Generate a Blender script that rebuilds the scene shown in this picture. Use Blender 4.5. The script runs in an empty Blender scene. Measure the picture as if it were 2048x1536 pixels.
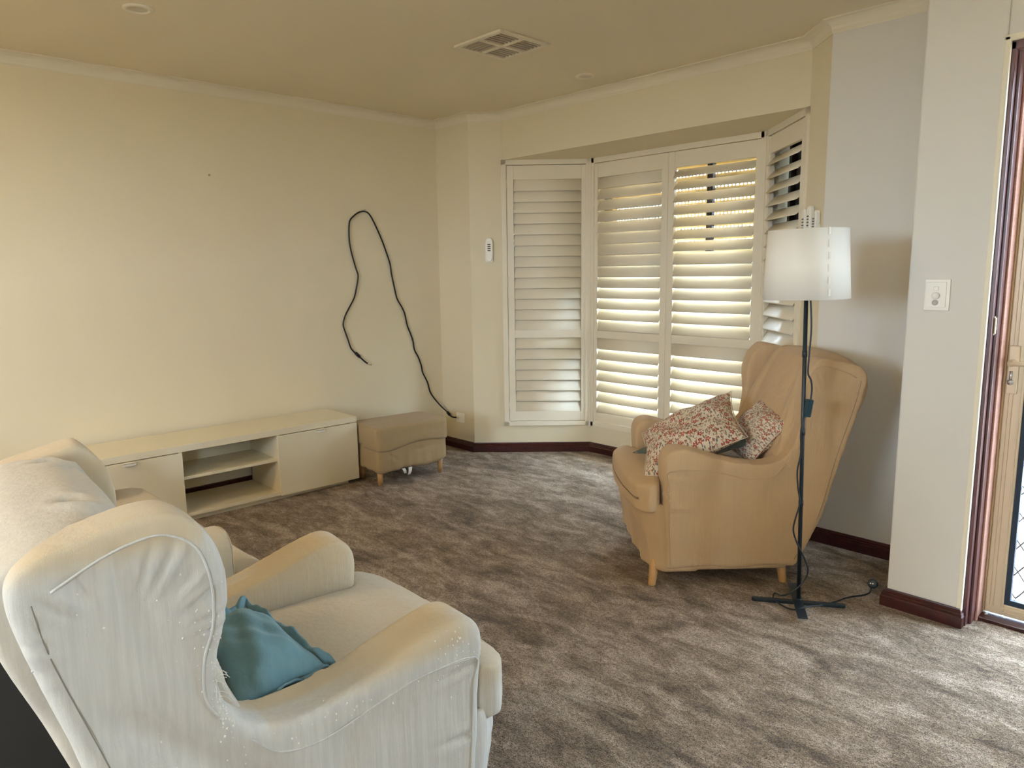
import bpy, bmesh, math, random
import numpy as np
from mathutils import Vector, Matrix
from mathutils.bvhtree import BVHTree
random.seed(7)
sc = bpy.context.scene
C = sc.collection
PI = math.pi

# ------------------------------------------------------------------ camera, light, exposure
cam_d = bpy.data.cameras.new('camera'); cam = bpy.data.objects.new('camera', cam_d); C.objects.link(cam)
cam_d.sensor_fit = 'HORIZONTAL'; cam_d.sensor_width = 36.0
cam_d.lens = 1449.29 / 2048 * 36.0
cam_d.clip_start = 0.02
yw, pt, rl = 0.811, -0.1554, -0.0135
fw = Vector((-math.sin(yw)*math.cos(pt), math.cos(yw)*math.cos(pt), math.sin(pt)))
rt = Vector((math.cos(yw), math.sin(yw), 0)); up = rt.cross(fw)
r2 = rt*math.cos(rl) + up*math.sin(rl); u2 = -rt*math.sin(rl) + up*math.cos(rl)
M = Matrix((r2, u2, -fw)).transposed().to_4x4(); M.translation = Vector((4.358, -1.0839, 1.3253))
cam.matrix_world = M
sc.camera = cam

w = bpy.data.worlds.new('world'); sc.world = w; w.use_nodes = True
bg = w.node_tree.nodes['Background']
bg.inputs[0].default_value = (0.60, 0.79, 1.0, 1); bg.inputs[1].default_value = 57.0
sun_d = bpy.data.lights.new('sun', 'SUN'); sun_d.energy = 22.0; sun_d.angle = 0.01; sun_d.color = (1, .95, .86)
sun = bpy.data.objects.new('sun', sun_d); C.objects.link(sun)
sun.rotation_euler = Vector((-.35, -.03, .93)).to_track_quat('Z', 'Y').to_euler()

def portal(loc, dirv, sx, sy):
    l = bpy.data.lights.new('daylight_portal', 'AREA'); l.shape = 'RECTANGLE'; l.size = sx; l.size_y = sy
    l.cycles.is_portal = True
    o = bpy.data.objects.new('daylight_portal', l); C.objects.link(o); o.location = loc
    o.rotation_euler = (-Vector(dirv)).to_track_quat('Z', 'Y').to_euler()
    return o
portal((4.12, 2.12, 1.05), (0, -1, 0), .86, 2.1)          # entry door
portal((5.25, -2.7, 1.55), (-1, 0, 0), .6, .8)         # side window behind the camera
portal((2.9, -4.62, 1.6), (0, 1, 0), .9, .9)           # rear window behind the camera
for (x_, y_) in ((1.3, -2.2), (2.9, -3.1)):              # added unseen warm fill lamps behind the camera, brightening the left wall
    l_ = bpy.data.lights.new('added_warm_fill', 'AREA'); l_.shape = 'DISK'; l_.size = .45; l_.energy = 42; l_.color = (1, .74, .42)
    o_ = bpy.data.objects.new('added_warm_fill', l_); C.objects.link(o_); o_.location = (x_, y_, 2.38)
portal((1.62, 3.12, 1.15), (0, -1, 0), 1.3, 1.9)          # bay window

sc.view_settings.view_transform = 'Standard'; sc.view_settings.look = 'None'
sc.view_settings.exposure = 0.0; sc.view_settings.gamma = 1.0; sc.view_settings.use_curve_mapping = False
try:
    sc.cycles.use_denoising = True
    sc.cycles.max_bounces = 10; sc.cycles.diffuse_bounces = 7; sc.cycles.glossy_bounces = 3
    sc.cycles.transparent_max_bounces = 12; sc.cycles.sample_clamp_indirect = 8
    sc.cycles.caustics_reflective = False; sc.cycles.caustics_refractive = False
except Exception: pass

# ------------------------------------------------------------------ materials
def mat(name, col, rough=.6, metal=0., spec=.3):
    m = bpy.data.materials.new(name); m.use_nodes = True
    b = m.node_tree.nodes['Principled BSDF']
    b.inputs['Base Color'].default_value = (*col, 1); b.inputs['Roughness'].default_value = rough
    b.inputs['Metallic'].default_value = metal; b.inputs['Specular IOR Level'].default_value = spec
    return m
class NT:
    def __init__(s, m): s.t = m.node_tree; s.b = s.t.nodes['Principled BSDF']
    def n(s, ty, **kw):
        x = s.t.nodes.new(ty)
        for k, v in kw.items():
            if k.startswith('i_'):
                key = k[2:]; key = int(key) if key.isdigit() else key.replace('_', ' ')
                x.inputs[key].default_value = v
            else: setattr(x, k, v)
        return x
    def l(s, a, b): s.t.links.new(a, b)
    def coord(s, kind='Object', scale=(1,1,1), rot=(0,0,0)):
        c = s.n('ShaderNodeTexCoord'); mp = s.n('ShaderNodeMapping')
        mp.inputs['Scale'].default_value = scale; mp.inputs['Rotation'].default_value = rot
        s.l(c.outputs[kind], mp.inputs[0]); return mp.outputs[0]
    def noise(s, v, scale, detail=3, rough=.55, dist=0.):
        x = s.n('ShaderNodeTexNoise'); x.inputs['Scale'].default_value = scale; x.inputs['Detail'].default_value = detail
        x.inputs['Roughness'].default_value = rough; x.inputs['Distortion'].default_value = dist
        if v is not None: s.l(v, x.inputs['Vector'])
        return x.outputs['Fac']
    def ramp(s, f, stops):
        x = s.n('ShaderNodeValToRGB'); e = x.color_ramp.elements
        while len(e) < len(stops): e.new(.5)
        for k, (p, c) in enumerate(stops):
            e[k].position = p; e[k].color = (*c, 1) if len(c) == 3 else c
        s.l(f, x.inputs[0]); return x.outputs[0]
    def math(s, op, a, b=None, c=None):
        x = s.n('ShaderNodeMath', operation=op)
        for k, v in enumerate((a, b, c)):
            if v is None: continue
            if isinstance(v, (int, float)): x.inputs[k].default_value = v
            else: s.l(v, x.inputs[k])
        return x.outputs[0]
    def mix(s, f, a, b, mode='MIX'):
        x = s.n('ShaderNodeMix', data_type='RGBA', blend_type=mode)
        for k, v in ((0, f), (6, a), (7, b)):
            if isinstance(v, (int, float)): x.inputs[k].default_value = v
            elif isinstance(v, tuple): x.inputs[k].default_value = (*v, 1) if len(v) == 3 else v
            else: s.l(v, x.inputs[k])
        return x.outputs[2]
    def bump(s, h, strength, dist, prev=None):
        x = s.n('ShaderNodeBump'); x.inputs['Strength'].default_value = strength; x.inputs['Distance'].default_value = dist
        s.l(h, x.inputs['Height'])
        if prev is not None: s.l(prev, x.inputs['Normal'])
        return x.outputs[0]
    def out_col(s, c): s.l(c, s.b.inputs['Base Color'])
    def out_n(s, c): s.l(c, s.b.inputs['Normal'])

def paint(name, col, rough=.55, b=.02, sc_=120.):
    m = mat(name, col, rough); t = NT(m); v = t.coord()
    n1 = t.noise(v, 1.3, 4)
    t.out_col(t.mix(n1, tuple(c*.96 for c in col), tuple(min(1, c*1.03) for c in col)))
    t.out_n(t.bump(t.noise(v, sc_, 3), b*5, .0006))
    return m
M_wall = paint('wall_paint', (.725, .645, .475))
M_wall_cool_lit = paint('wall_paint_cool_lit', (.70, .675, .63))  # wall paint with the cool door light mixed into its colour
M_ceil = paint('ceiling_paint', (.74, .665, .51), .7)
M_trim = paint('white_gloss_trim', (.74, .68, .555), .35)
M_shut = paint('shutter_white', (.78, .71, .57), .38, .005)
M_plas = mat('white_plastic', (.86, .84, .77), .35, 0, .5)
M_plasd = mat('grey_button', (.10, .095, .085), .5)
M_black = mat('black_cable', (.012, .012, .014), .45)
M_iron = mat('lamp_black_metal', (.012, .022, .032), .38, .0, .5)
M_chrome = mat('worn_brass', (.75, .66, .45), .3, .9)
M_steel = mat('satin_steel', (.6, .6, .6), .3, .9)

def wood(name, c1, c2, rough=.35, scale=(3, 3, 30)):
    m = mat(name, c1, rough, 0, .5); t = NT(m); v = t.coord(scale=scale)
    n = t.noise(v, 6, 4, .6, .6); t.out_col(t.ramp(n, [(.3, c1), (.7, c2)])); t.out_n(t.bump(n, .15, .001)); return m
M_maho = wood('mahogany_skirting', (.030, .007, .007), (.060, .013, .011), .3, (4, 4, 4))
M_jamb = wood('mahogany_jamb', (.075, .028, .028), (.12, .045, .04), .35, (8, 8, 1))
M_leg = wood('birch_leg', (.46, .26, .10), (.56, .33, .14), .4, (8, 8, 2))

# carpet
M_carp = mat('taupe_carpet', (.2, .16, .12), .95, 0, .05)
t = NT(M_carp); v = t.coord()
va = t.coord(scale=(1.0, 2.6, 1), rot=(0, 0, .75))
big = t.noise(va, 2.6, 6, .68, .9); mid = t.noise(t.coord(scale=(1, 1.7, 1), rot=(0, 0, .3)), 11, 5, .7, .6)
fine = t.noise(v, 260, 2, .6); fine2 = t.noise(v, 90, 3, .7)
mm = t.math('ADD', t.math('MULTIPLY', big, .58), t.math('MULTIPLY', mid, .42))
col = t.ramp(mm, [(.38, (.135, .092, .056)), (.49, (.30, .220, .150)), (.60, (.52, .41, .315))])
sp = t.ramp(t.math('ADD', t.math('MULTIPLY', fine, .6), t.math('MULTIPLY', fine2, .4)), [(.38, (.22, .21, .20)), (.60, (1.6, 1.6, 1.6))])
t.out_col(t.mix(1.0, col, sp, 'MULTIPLY'))
t.out_n(t.bump(fine, 1.0, .009, t.bump(fine2, .9, .012, t.bump(mid, .4, .025))))
t.b.inputs['Sheen Weight'].default_value = .18; t.b.inputs['Sheen Roughness'].default_value = .45; t.b.inputs['Sheen Tint'].default_value = (.9, .93, 1, 1)

def fabric(name, col, slub=.35, dark=.80, worn=None, weave=900., var=.25):  # worn: tan for soiling plus painted warm light
    m = mat(name, col, .92, 0, .08); t = NT(m)
    v = t.coord()
    slv = t.coord(scale=(95, 95, 5)); sl = t.noise(slv, 1.0, 4, .65, .3)
    slh = t.noise(t.coord(scale=(6, 6, 150)), 1.0, 3, .6)
    blot = t.noise(v, 4.5, 4, .6)
    c2 = tuple(c*dark for c in col)
    cc = t.mix(t.math('MULTIPLY', t.ramp(sl, [(.35, (0, 0, 0)), (.65, (1, 1, 1))]), slub), col, c2)
    cc = t.mix(t.math('MULTIPLY', t.ramp(blot, [(.4, (0, 0, 0)), (.7, (1, 1, 1))]), var), cc, tuple(c*.86 for c in col))
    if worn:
        # tan along the arm and wing tops: part hand soiling, part warm light painted in
        a = t.n('ShaderNodeAttribute', attribute_name='soil_warm_light')
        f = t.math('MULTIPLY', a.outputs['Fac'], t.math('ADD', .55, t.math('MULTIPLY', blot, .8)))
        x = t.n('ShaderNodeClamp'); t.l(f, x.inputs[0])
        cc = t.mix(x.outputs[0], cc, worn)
    t.out_col(cc)
    wv = t.noise(v, weave, 2, .5)
    n1 = t.bump(wv, .35, .0012); n2 = t.bump(sl, .55, .0022, n1); n3 = t.bump(slh, .25, .0012, n2)
    t.out_n(t.bump(t.noise(v, 9, 3), .25, .02, n3))
    t.b.inputs['Sheen Weight'].default_value = .15
    return m
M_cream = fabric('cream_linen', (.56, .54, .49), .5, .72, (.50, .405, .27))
M_tan = fabric('tan_cotton', (.53, .375, .225), .25, .86, (.50, .37, .23))
M_tan2 = fabric('tan_cotton_stool', (.34, .245, .135), .25, .84)
M_beige = fabric('beige_cotton', (.46, .385, .27), .3, .86)
M_teal = fabric('teal_cotton', (.150, .265, .305), .35, .8, None, 500, .3)
M_green = fabric('grey_green_cotton', (.115, .145, .125), .3, .85)
M_seam = mat('seam_shadow_thread', (.20, .17, .13), .95)
M_pill = mat('pale_lint', (.72, .68, .60), .95)
M_shade = mat('white_paper_shade', (.84, .81, .74), .95, 0, .05)
M_shade.node_tree.nodes['Principled BSDF'].inputs['Transmission Weight'].default_value = 0

# floral print, worked in the cushion's own UV
M_flor = mat('floral_print', (.7, .65, .56), .9, 0, .08); t = NT(M_flor)
uv = t.coord('UV'); base = (.66, .585, .49)
def layer(prev, scale, off, col, r, petals, keep, sx=1., rot=0.):
    mp = t.n('ShaderNodeMapping'); mp.inputs['Scale'].default_value = (scale*sx, scale, scale); mp.inputs['Location'].default_value = off
    mp.inputs['Rotation'].default_value = (0, 0, rot); t.l(uv, mp.inputs[0])
    vo = t.n('ShaderNodeTexVoronoi', voronoi_dimensions='2D'); vo.inputs['Scale'].default_value = 1.; vo.inputs['Randomness'].default_value = .8
    t.l(mp.outputs[0], vo.inputs['Vector'])
    sub = t.n('ShaderNodeVectorMath', operation='SUBTRACT'); t.l(mp.outputs[0], sub.inputs[0]); t.l(vo.outputs['Position'], sub.inputs[1])
    sep = t.n('ShaderNodeSeparateXYZ'); t.l(sub.outputs[0], sep.inputs[0])
    ang = t.math('ARCTAN2', sep.outputs[1], sep.outputs[0])
    rr = t.math('ADD', r, t.math('MULTIPLY', t.math('COSINE', t.math('MULTIPLY', ang, petals)), r*.42 if petals else 0.))
    inside = t.math('LESS_THAN', vo.outputs['Distance'], rr)
    sc3 = t.n('ShaderNodeSeparateColor'); t.l(vo.outputs['Color'], sc3.inputs[0])
    k = t.math('LESS_THAN', sc3.outputs[0], keep)
    f = t.math('MULTIPLY', inside, k)
    cc = t.mix(f, prev, col)
    if petals:
        cc = t.mix(t.math('MULTIPLY', t.math('LESS_THAN', vo.outputs['Distance'], r*.33), k), cc, (.62, .45, .33))
    return cc
c = layer(base, 34, (3.1, 1.7, 0), (.20, .19, .15), .20, 0, .75, .45, .9)
c = layer(c, 30, (9.1, 4.7, 0), (.27, .22, .16), .20, 0, .7, .42, -.6)
c = layer(c, 26, (.3, 7.7, 0), (.16, .17, .17), .17, 0, .6, .55, 2.1)
c = layer(c, 22, (5.3, .7, 0), (.46, .27, .20), .24, 3, .7)
c = layer(c, 19, (2.3, 2.7, 0), (.20, .055, .05), .17, 3, .55)
c = layer(c, 13, (7.3, 5.2, 0), (.36, .085, .06), .27, 5, .55)
t.out_col(c); t.out_n(t.bump(t.noise(t.coord(), 700, 2), .3, .001, t.bump(t.noise(t.coord(), 14, 3), .3, .02)))

M_bench = paint('bench_lacquer', (.73, .665, .51), .28, .002)
M_dark = mat('painted_shade_black', (.008, .008, .008), .9)
M_alu = mat('beige_aluminium', (.66, .54, .37), .4, .1, .5)
M_vent = mat('vent_plastic', (.50, .44, .33), .5)
M_navy = mat('navy_roller', (.018, .024, .045), .6)
M_roll = mat('cream_roller', (.86, .76, .48), .5)
nt_ = M_roll.node_tree; tl_ = nt_.nodes.new('ShaderNodeBsdfTranslucent'); tl_.inputs[0].default_value = (.62, .46, .20, 1)
mx_ = nt_.nodes.new('ShaderNodeMixShader'); mx_.inputs[0].default_value = .30
nt_.links.new(nt_.nodes['Principled BSDF'].outputs[0], mx_.inputs[1]); nt_.links.new(tl_.outputs[0], mx_.inputs[2]); nt_.links.new(mx_.outputs[0], nt_.nodes['Material Output'].inputs[0])
M_bronze = mat('dark_window_frame', (.022, .014, .012), .4, .2)
M_pave = paint('pale_paving', (.72, .66, .54), .8)
M_grille = mat('pale_grille', (.30, .28, .25), .5, .4)

def glassy(name):
    m = bpy.data.materials.new(name); m.use_nodes = True; nt = m.node_tree
    nt.nodes.remove(nt.nodes['Principled BSDF']); o = nt.nodes['Material Output']
    a = nt.nodes.new('ShaderNodeBsdfTransparent'); g = nt.nodes.new('ShaderNodeBsdfGlossy'); g.inputs['Roughness'].default_value = .02
    mx = nt.nodes.new('ShaderNodeMixShader'); mx.inputs[0].default_value = .06
    nt.links.new(a.outputs[0], mx.inputs[1]); nt.links.new(g.outputs[0], mx.inputs[2]); nt.links.new(mx.outputs[0], o.inputs[0]); return m
M_glass = glassy('clear_glass')
def meshy(name):                                        # woven insect mesh: mostly open
    m = bpy.data.materials.new(name); m.use_nodes = True; nt = m.node_tree
    b = nt.nodes['Principled BSDF']; b.inputs['Base Color'].default_value = (.03, .03, .035, 1); o = nt.nodes['Material Output']
    a = nt.nodes.new('ShaderNodeBsdfTransparent'); mx = nt.nodes.new('ShaderNodeMixShader'); mx.inputs[0].default_value = .18
    nt.links.new(a.outputs[0], mx.inputs[1]); nt.links.new(b.outputs[0], mx.inputs[2]); nt.links.new(mx.outputs[0], o.inputs[0]); return m
M_mesh = meshy('insect_mesh')

# ------------------------------------------------------------------ object helpers
def link(name, me, m=None, parent=None, smooth=False):
    o = bpy.data.objects.new(name, me); C.objects.link(o)
    if m is not None: me.materials.append(m)
    if parent is not None: o.parent = parent
    if smooth: me.polygons.foreach_set('use_smooth', [True]*len(me.polygons))
    return o
def obj(name, bm, m, parent=None, smooth=False, bevel=0.):
    me = bpy.data.meshes.new(name); bmesh.ops.recalc_face_normals(bm, faces=bm.faces); bm.to_mesh(me); bm.free()
    o = link(name, me, m, parent, smooth)
    if bevel:
        b = o.modifiers.new('bevel', 'BEVEL'); b.width = bevel; b.segments = 2; b.limit_method = 'ANGLE'; b.angle_limit = .6
    return o
def tag(o, label, cat, group=None):
    o['label'] = label; o['category'] = cat
    if group: o['group'] = group
    return o
def struct(o): o['kind'] = 'structure'; return o
def empty(name, loc=(0,0,0), rz=0.):
    o = bpy.data.objects.new(name, None); C.objects.link(o); o.location = loc; o.rotation_euler = (0, 0, rz); o.empty_display_size = .1; return o
def box(bm, x0, x1, y0, y1, z0, z1):
    vs = [bm.verts.new(p) for p in ((x0,y0,z0),(x1,y0,z0),(x1,y1,z0),(x0,y1,z0),(x0,y0,z1),(x1,y0,z1),(x1,y1,z1),(x0,y1,z1))]
    for f in ((0,3,2,1),(4,5,6,7),(0,1,5,4),(1,2,6,5),(2,3,7,6),(3,0,4,7)): bm.faces.new([vs[i] for i in f])
    return vs
def boxo(name, x0, x1, y0, y1, z0, z1, m, parent=None, bevel=0.):
    bm = bmesh.new(); box(bm, x0, x1, y0, y1, z0, z1); return obj(name, bm, m, parent, bevel=bevel)
def prism(bm, pts, z0, z1):
    a = [bm.verts.new((x, y, z0)) for x, y in pts]; b = [bm.verts.new((x, y, z1)) for x, y in pts]
    bm.faces.new(a[::-1]); bm.faces.new(b); n = len(pts)
    for i in range(n): bm.faces.new((a[i], a[(i+1) % n], b[(i+1) % n], b[i]))
def xzprism(bm, pts, y0, y1):
    a = [bm.verts.new((x, y0, z)) for x, z in pts]; b = [bm.verts.new((x, y1, z)) for x, z in pts]
    bm.faces.new(a); bm.faces.new(b[::-1]); n = len(pts)
    for i in range(n): bm.faces.new((a[(i+1) % n], a[i], b[i], b[(i+1) % n]))
def lathe(bm, prof, n=24, c=(0,0,0), axis='z', caps=True):
    rings = []
    for r, h in prof:
        ring = []
        for k in range(n):
            a = 2*PI*k/n; p = (r*math.cos(a), r*math.sin(a), h)
            if axis == 'y': p = (p[0], p[2], p[1])
            if axis == 'x': p = (p[2], p[0], p[1])
            ring.append(bm.verts.new((p[0]+c[0], p[1]+c[1], p[2]+c[2])))
        rings.append(ring)
    for a, b in zip(rings, rings[1:]):
        for k in range(n): bm.faces.new((a[k], a[(k+1) % n], b[(k+1) % n], b[k]))
    if caps: bm.faces.new(rings[0][::-1]); bm.faces.new(rings[-1])
def catmull(P, n=6):
    P = [Vector(p) for p in P]; out = []
    for i in range(len(P)-1):
        p0 = P[max(i-1, 0)]; p1 = P[i]; p2 = P[i+1]; p3 = P[min(i+2, len(P)-1)]
        for k in range(n):
            s = k/n
            out.append(.5*((2*p1) + (p2-p0)*s + (2*p0-5*p1+4*p2-p3)*s*s + (-p0+3*p1-3*p2+p3)*s**3))
    out.append(P[-1]); return out
def tube(bm, P, r, n=8, smooth=6, closed=False):
    P = catmull(P, smooth) if smooth else [Vector(p) for p in P]
    up_ = Vector((.13, .21, .97)); rings = []
    for i, p in enumerate(P):
        d = (P[min(i+1, len(P)-1)] - P[max(i-1, 0)])
        if d.length < 1e-9: d = Vector((0, 0, 1))
        d.normalize()
        a = up_ - d*up_.dot(d)
        if a.length < 1e-3: a = Vector((1, 0, 0)) - d*d.x
        a.normalize(); b = d.cross(a); up_ = a
        rr = r(i/(len(P)-1)) if callable(r) else r
        rings.append([bm.verts.new(p + a*rr*math.cos(2*PI*k/n) + b*rr*math.sin(2*PI*k/n)) for k in range(n)])
    for a, b in zip(rings, rings[1:]):
        for k in range(n): bm.faces.new((a[k], a[(k+1) % n], b[(k+1) % n], b[k]))
    bm.faces.new(rings[0][::-1]); bm.faces.new(rings[-1])
def tubeo(name, P, r, m, parent=None, n=8, smooth=6):
    bm = bmesh.new(); tube(bm, P, r, n, smooth); return obj(name, bm, m, parent, smooth=True)

# ------------------------------------------------------------------ the room
b_, Y0, d_, W_ = .367, 2.319, .602, 2.877
H = 2.4; s2 = math.sqrt(.5)
YB = Y0 + d_                                            # centre window wall
Y1, YF, XR = 1.837, Y0, 5.2
bm = bmesh.new(); box(bm, -.3, 5.5, -4.9, 3.1, -.12, 0)
fl = struct(obj('floor', bm, M_carp))
bm = bmesh.new(); box(bm, -.2, 5.4, -4.8, 3.15, H, H+.12); struct(obj('ceiling', bm, M_ceil))
struct(boxo('wall_left', -.2, 0, -4.8, 2.5, 0, H, M_wall))
struct(boxo('wall_back', 0, b_, Y0, Y0+.2, 0, H, M_wall))
def bayseg(name, P, Q, holes):
    """wall from P to Q (2D), thickness outward .15, with pieces (u0,u1,z0,z1)"""
    P = Vector(P); Q = Vector(Q); L = (Q-P).length; ang = math.atan2(Q.y-P.y, Q.x-P.x)
    bm = bmesh.new()
    for (u0, u1, z0, z1) in holes: box(bm, u0, u1, 0, .15, z0, z1)
    o = struct(obj(name, bm, M_wall)); o.location = (P.x, P.y, 0); o.rotation_euler = (0, 0, ang); return o
A1, A2 = (b_, Y0), (b_+d_, YB); A3, A4 = (W_-d_, YB), (W_, Y0)
LB = d_*math.sqrt(2); LC = A3[0]-A2[0]
bayseg('wall_bay_left', A1, A2, [(0, .235, 0, H), (.235, LB, 0, .21), (.235, LB, 2.07, 2.3)])
bayseg('wall_bay_centre', A2, A3, [(0, LC, 0, .21), (0, LC, 2.07, 2.3)])
bayseg('wall_bay_right', A3, A4, [(LB-.235, LB, 0, H), (0, LB-.235, 0, .21), (0, LB-.235, 2.07, 2.3)])
# bulkhead over the bay
bm = bmesh.new(); prism(bm, [(b_+.165, Y0+.165), (W_-.165, Y0+.165), (A3[0]+.02, YB+.02), (A2[0]-.02, YB+.02)], 2.086, H-.001)
struct(obj('wall_bulkhead', bm, M_wall))
# sloped corner fillers above the soffit edge are the bay walls themselves
struct(boxo('wall_right', W_, 3.47, YF, YF+.15, 0, H, M_wall_cool_lit))
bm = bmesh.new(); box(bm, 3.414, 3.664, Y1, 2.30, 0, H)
pier = struct(obj('wall_pier', bm, M_wall_cool_lit, bevel=.006))
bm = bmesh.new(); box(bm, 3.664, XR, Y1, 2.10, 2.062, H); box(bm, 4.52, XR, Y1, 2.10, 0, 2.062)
struct(obj('wall_door', bm, M_wall_cool_lit, bevel=.004))
bm = bmesh.new()
box(bm, XR, XR+.15, -4.8, 2.1, 0, 1.15); box(bm, XR, XR+.15, -4.8, 2.1, 1.95, H)
box(bm, XR, XR+.15, -4.8, -3.0, 1.15, 1.95); box(bm, XR, XR+.15, -2.4, 2.1, 1.15, 1.95)
struct(obj('wall_side', bm, M_wall))
bm = bmesh.new()
box(bm, 0, XR, -4.7, -4.5, 0, 1.15); box(bm, 0, XR, -4.7, -4.5, 2.05, H); box(bm, 0, 2.45, -4.7, -4.5, 1.15, 2.05); box(bm, 3.35, XR, -4.7, -4.5, 1.15, 2.05)
struct(obj('wall_rear', bm, M_wall))
# white reveal lining round the door opening
bm = bmesh.new(); box(bm, 3.655, 3.674, Y1-.003, 1.853, 0, 2.062); box(bm, 3.655, 4.53, Y1-.003, 1.853, 2.046, 2.066)
struct(obj('trim_1', bm, mat('reveal_bead', (.80, .74, .60), .5), bevel=.004))

# cornice: cove profile swept along the wall line
def sweep(name, path, prof, m, inside=1, smooth=False):
    """path: 2D points; prof: list of (offset from wall into the room, z)"""
    P = [Vector(p) for p in path]; n = len(P); bm = bmesh.new(); rows = []
    for i in range(n):
        d0 = (P[i]-P[i-1]).normalized() if i > 0 else (P[1]-P[0]).normalized()
        d1 = (P[i+1]-P[i]).normalized() if i < n-1 else d0
        n0 = Vector((d0.y, -d0.x))*inside; n1 = Vector((d1.y, -d1.x))*inside
        mt = (n0+n1); mt = mt/ (mt.length_squared/2) if mt.length > 1e-6 else n0
        rows.append([bm.verts.new((P[i].x+mt.x*o, P[i].y+mt.y*o, z)) for o, z in prof])
    k = len(prof)
    for a, b in zip(rows, rows[1:]):
        for j in range(k): bm.faces.new((a[j], a[(j+1) % k], b[(j+1) % k], b[j]))
    bm.faces.new(rows[0]); bm.faces.new(rows[-1][::-1])
    return struct(obj(name, bm, m))
cc_ = .056
cove = [(0, H), (0, H-cc_), (.004, H-cc_-.001), (.006, H-cc_+.004)] + [(cc_-.006-(cc_-.012)*math.cos(a), H-cc_+.004+(cc_-.010)*math.sin(a)) for a in [PI/2*k/6 for k in range(1, 7)]] + [(cc_, H-.005), (cc_, H)]
e_ = .165
for q_, s_ in ((A2, -1), (A3, 1)):
    bm = bmesh.new(); prism(bm, [(q_[0]-s_*.02, q_[1]+.06), (q_[0]-s_*.02, q_[1]+.20), (q_[0]+s_*.10, q_[1]+.24), (q_[0]+s_*.20, q_[1]+.16), (q_[0]+s_*.05, q_[1]+.03)], 0, 2.3)
    struct(obj('wall_bay_corner', bm, M_wall))
sweep('trim_cornice', [(0, -4.5), (0, Y0), (b_, Y0), (b_+e_, Y0+e_), (W_-e_, Y0+e_), (W_, YF), (3.414, YF), (3.414, Y1), (XR, Y1), (XR, -4.5)], cove, M_trim)
hs = .070
skp = [(0, 0), (.018, 0), (.018, .040), (.014, .045), (.016, .050), (.011, .055), (.012, .060), (.006, .066), (.005, hs), (0, hs)]
sweep('baseboard_left', [(0, -4.5), (0, Y0), (b_, Y0), A2, A3, A4, (3.414, YF)], skp, M_maho)
sweep('baseboard_right', [(3.414, YF-.0), (3.414, Y1), (3.664, Y1), (3.664, 1.856)], skp, M_maho)
struct(boxo('baseboard_side', XR-.018, XR, -4.4, 1.83, 0, .07, M_maho))

# ------------------------------------------------------------------ bay windows: frame, glass, mullion
def frame_run(name, P, Q, parts, m, y0, y1, parent=None, bevel=.002):
    P = Vector(P); Q = Vector(Q); bm = bmesh.new()
    for (u0, u1, z0, z1) in parts: box(bm, u0, u1, y0, y1, z0, z1)
    o = obj(name, bm, m, parent, bevel=bevel)
    if parent is None: o.location = (P.x, P.y, 0); o.rotation_euler = (0, 0, math.atan2(Q.y-P.y, Q.x-P.x))
    return o
def window(name, P, Q, u0, u1, mull=()):
    P = Vector(P); Q = Vector(Q)
    root = struct(empty(name, (P.x, P.y, 0), math.atan2(Q.y-P.y, Q.x-P.x)))
    frame_run('window_frame', P, Q, [(u0, u0+.036, .196, 2.086), (u1-.036, u1, .196, 2.086), (u0, u1, .196, .229), (u0, u1, 2.051, 2.086)], M_shut, -.012, .06, root)
    frame_run('sash', P, Q, [(u0+.03, u0+.07, .21, 2.07), (u1-.07, u1-.03, .21, 2.07), (u0, u1, .21, .25), (u0, u1, 2.03, 2.07)] + [(a-.02, a+.02, .21, 2.07) for a in mull], M_bronze, .115, .15, root)
    frame_run('pane', P, Q, [(u0+.05, u1-.05, .23, 2.05)], M_glass, .13, .134, root, 0)
    return root
window('window_1', A1, A2, .224, LB, ())
w2 = window('window_2', A2, A3, 0, LC, (1.84-A2[0],))
for q_ in (0, LC):
    bm = bmesh.new(); prism(bm, [(q_-.014, -.016), (q_+.014, -.016), (q_+.024, .07), (q_-.024, .07)], .192, 2.11); obj('corner_post', bm, M_shut, w2, bevel=.002)
window('window_3', A3, A4, 0, LB-.224, ())

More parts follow.
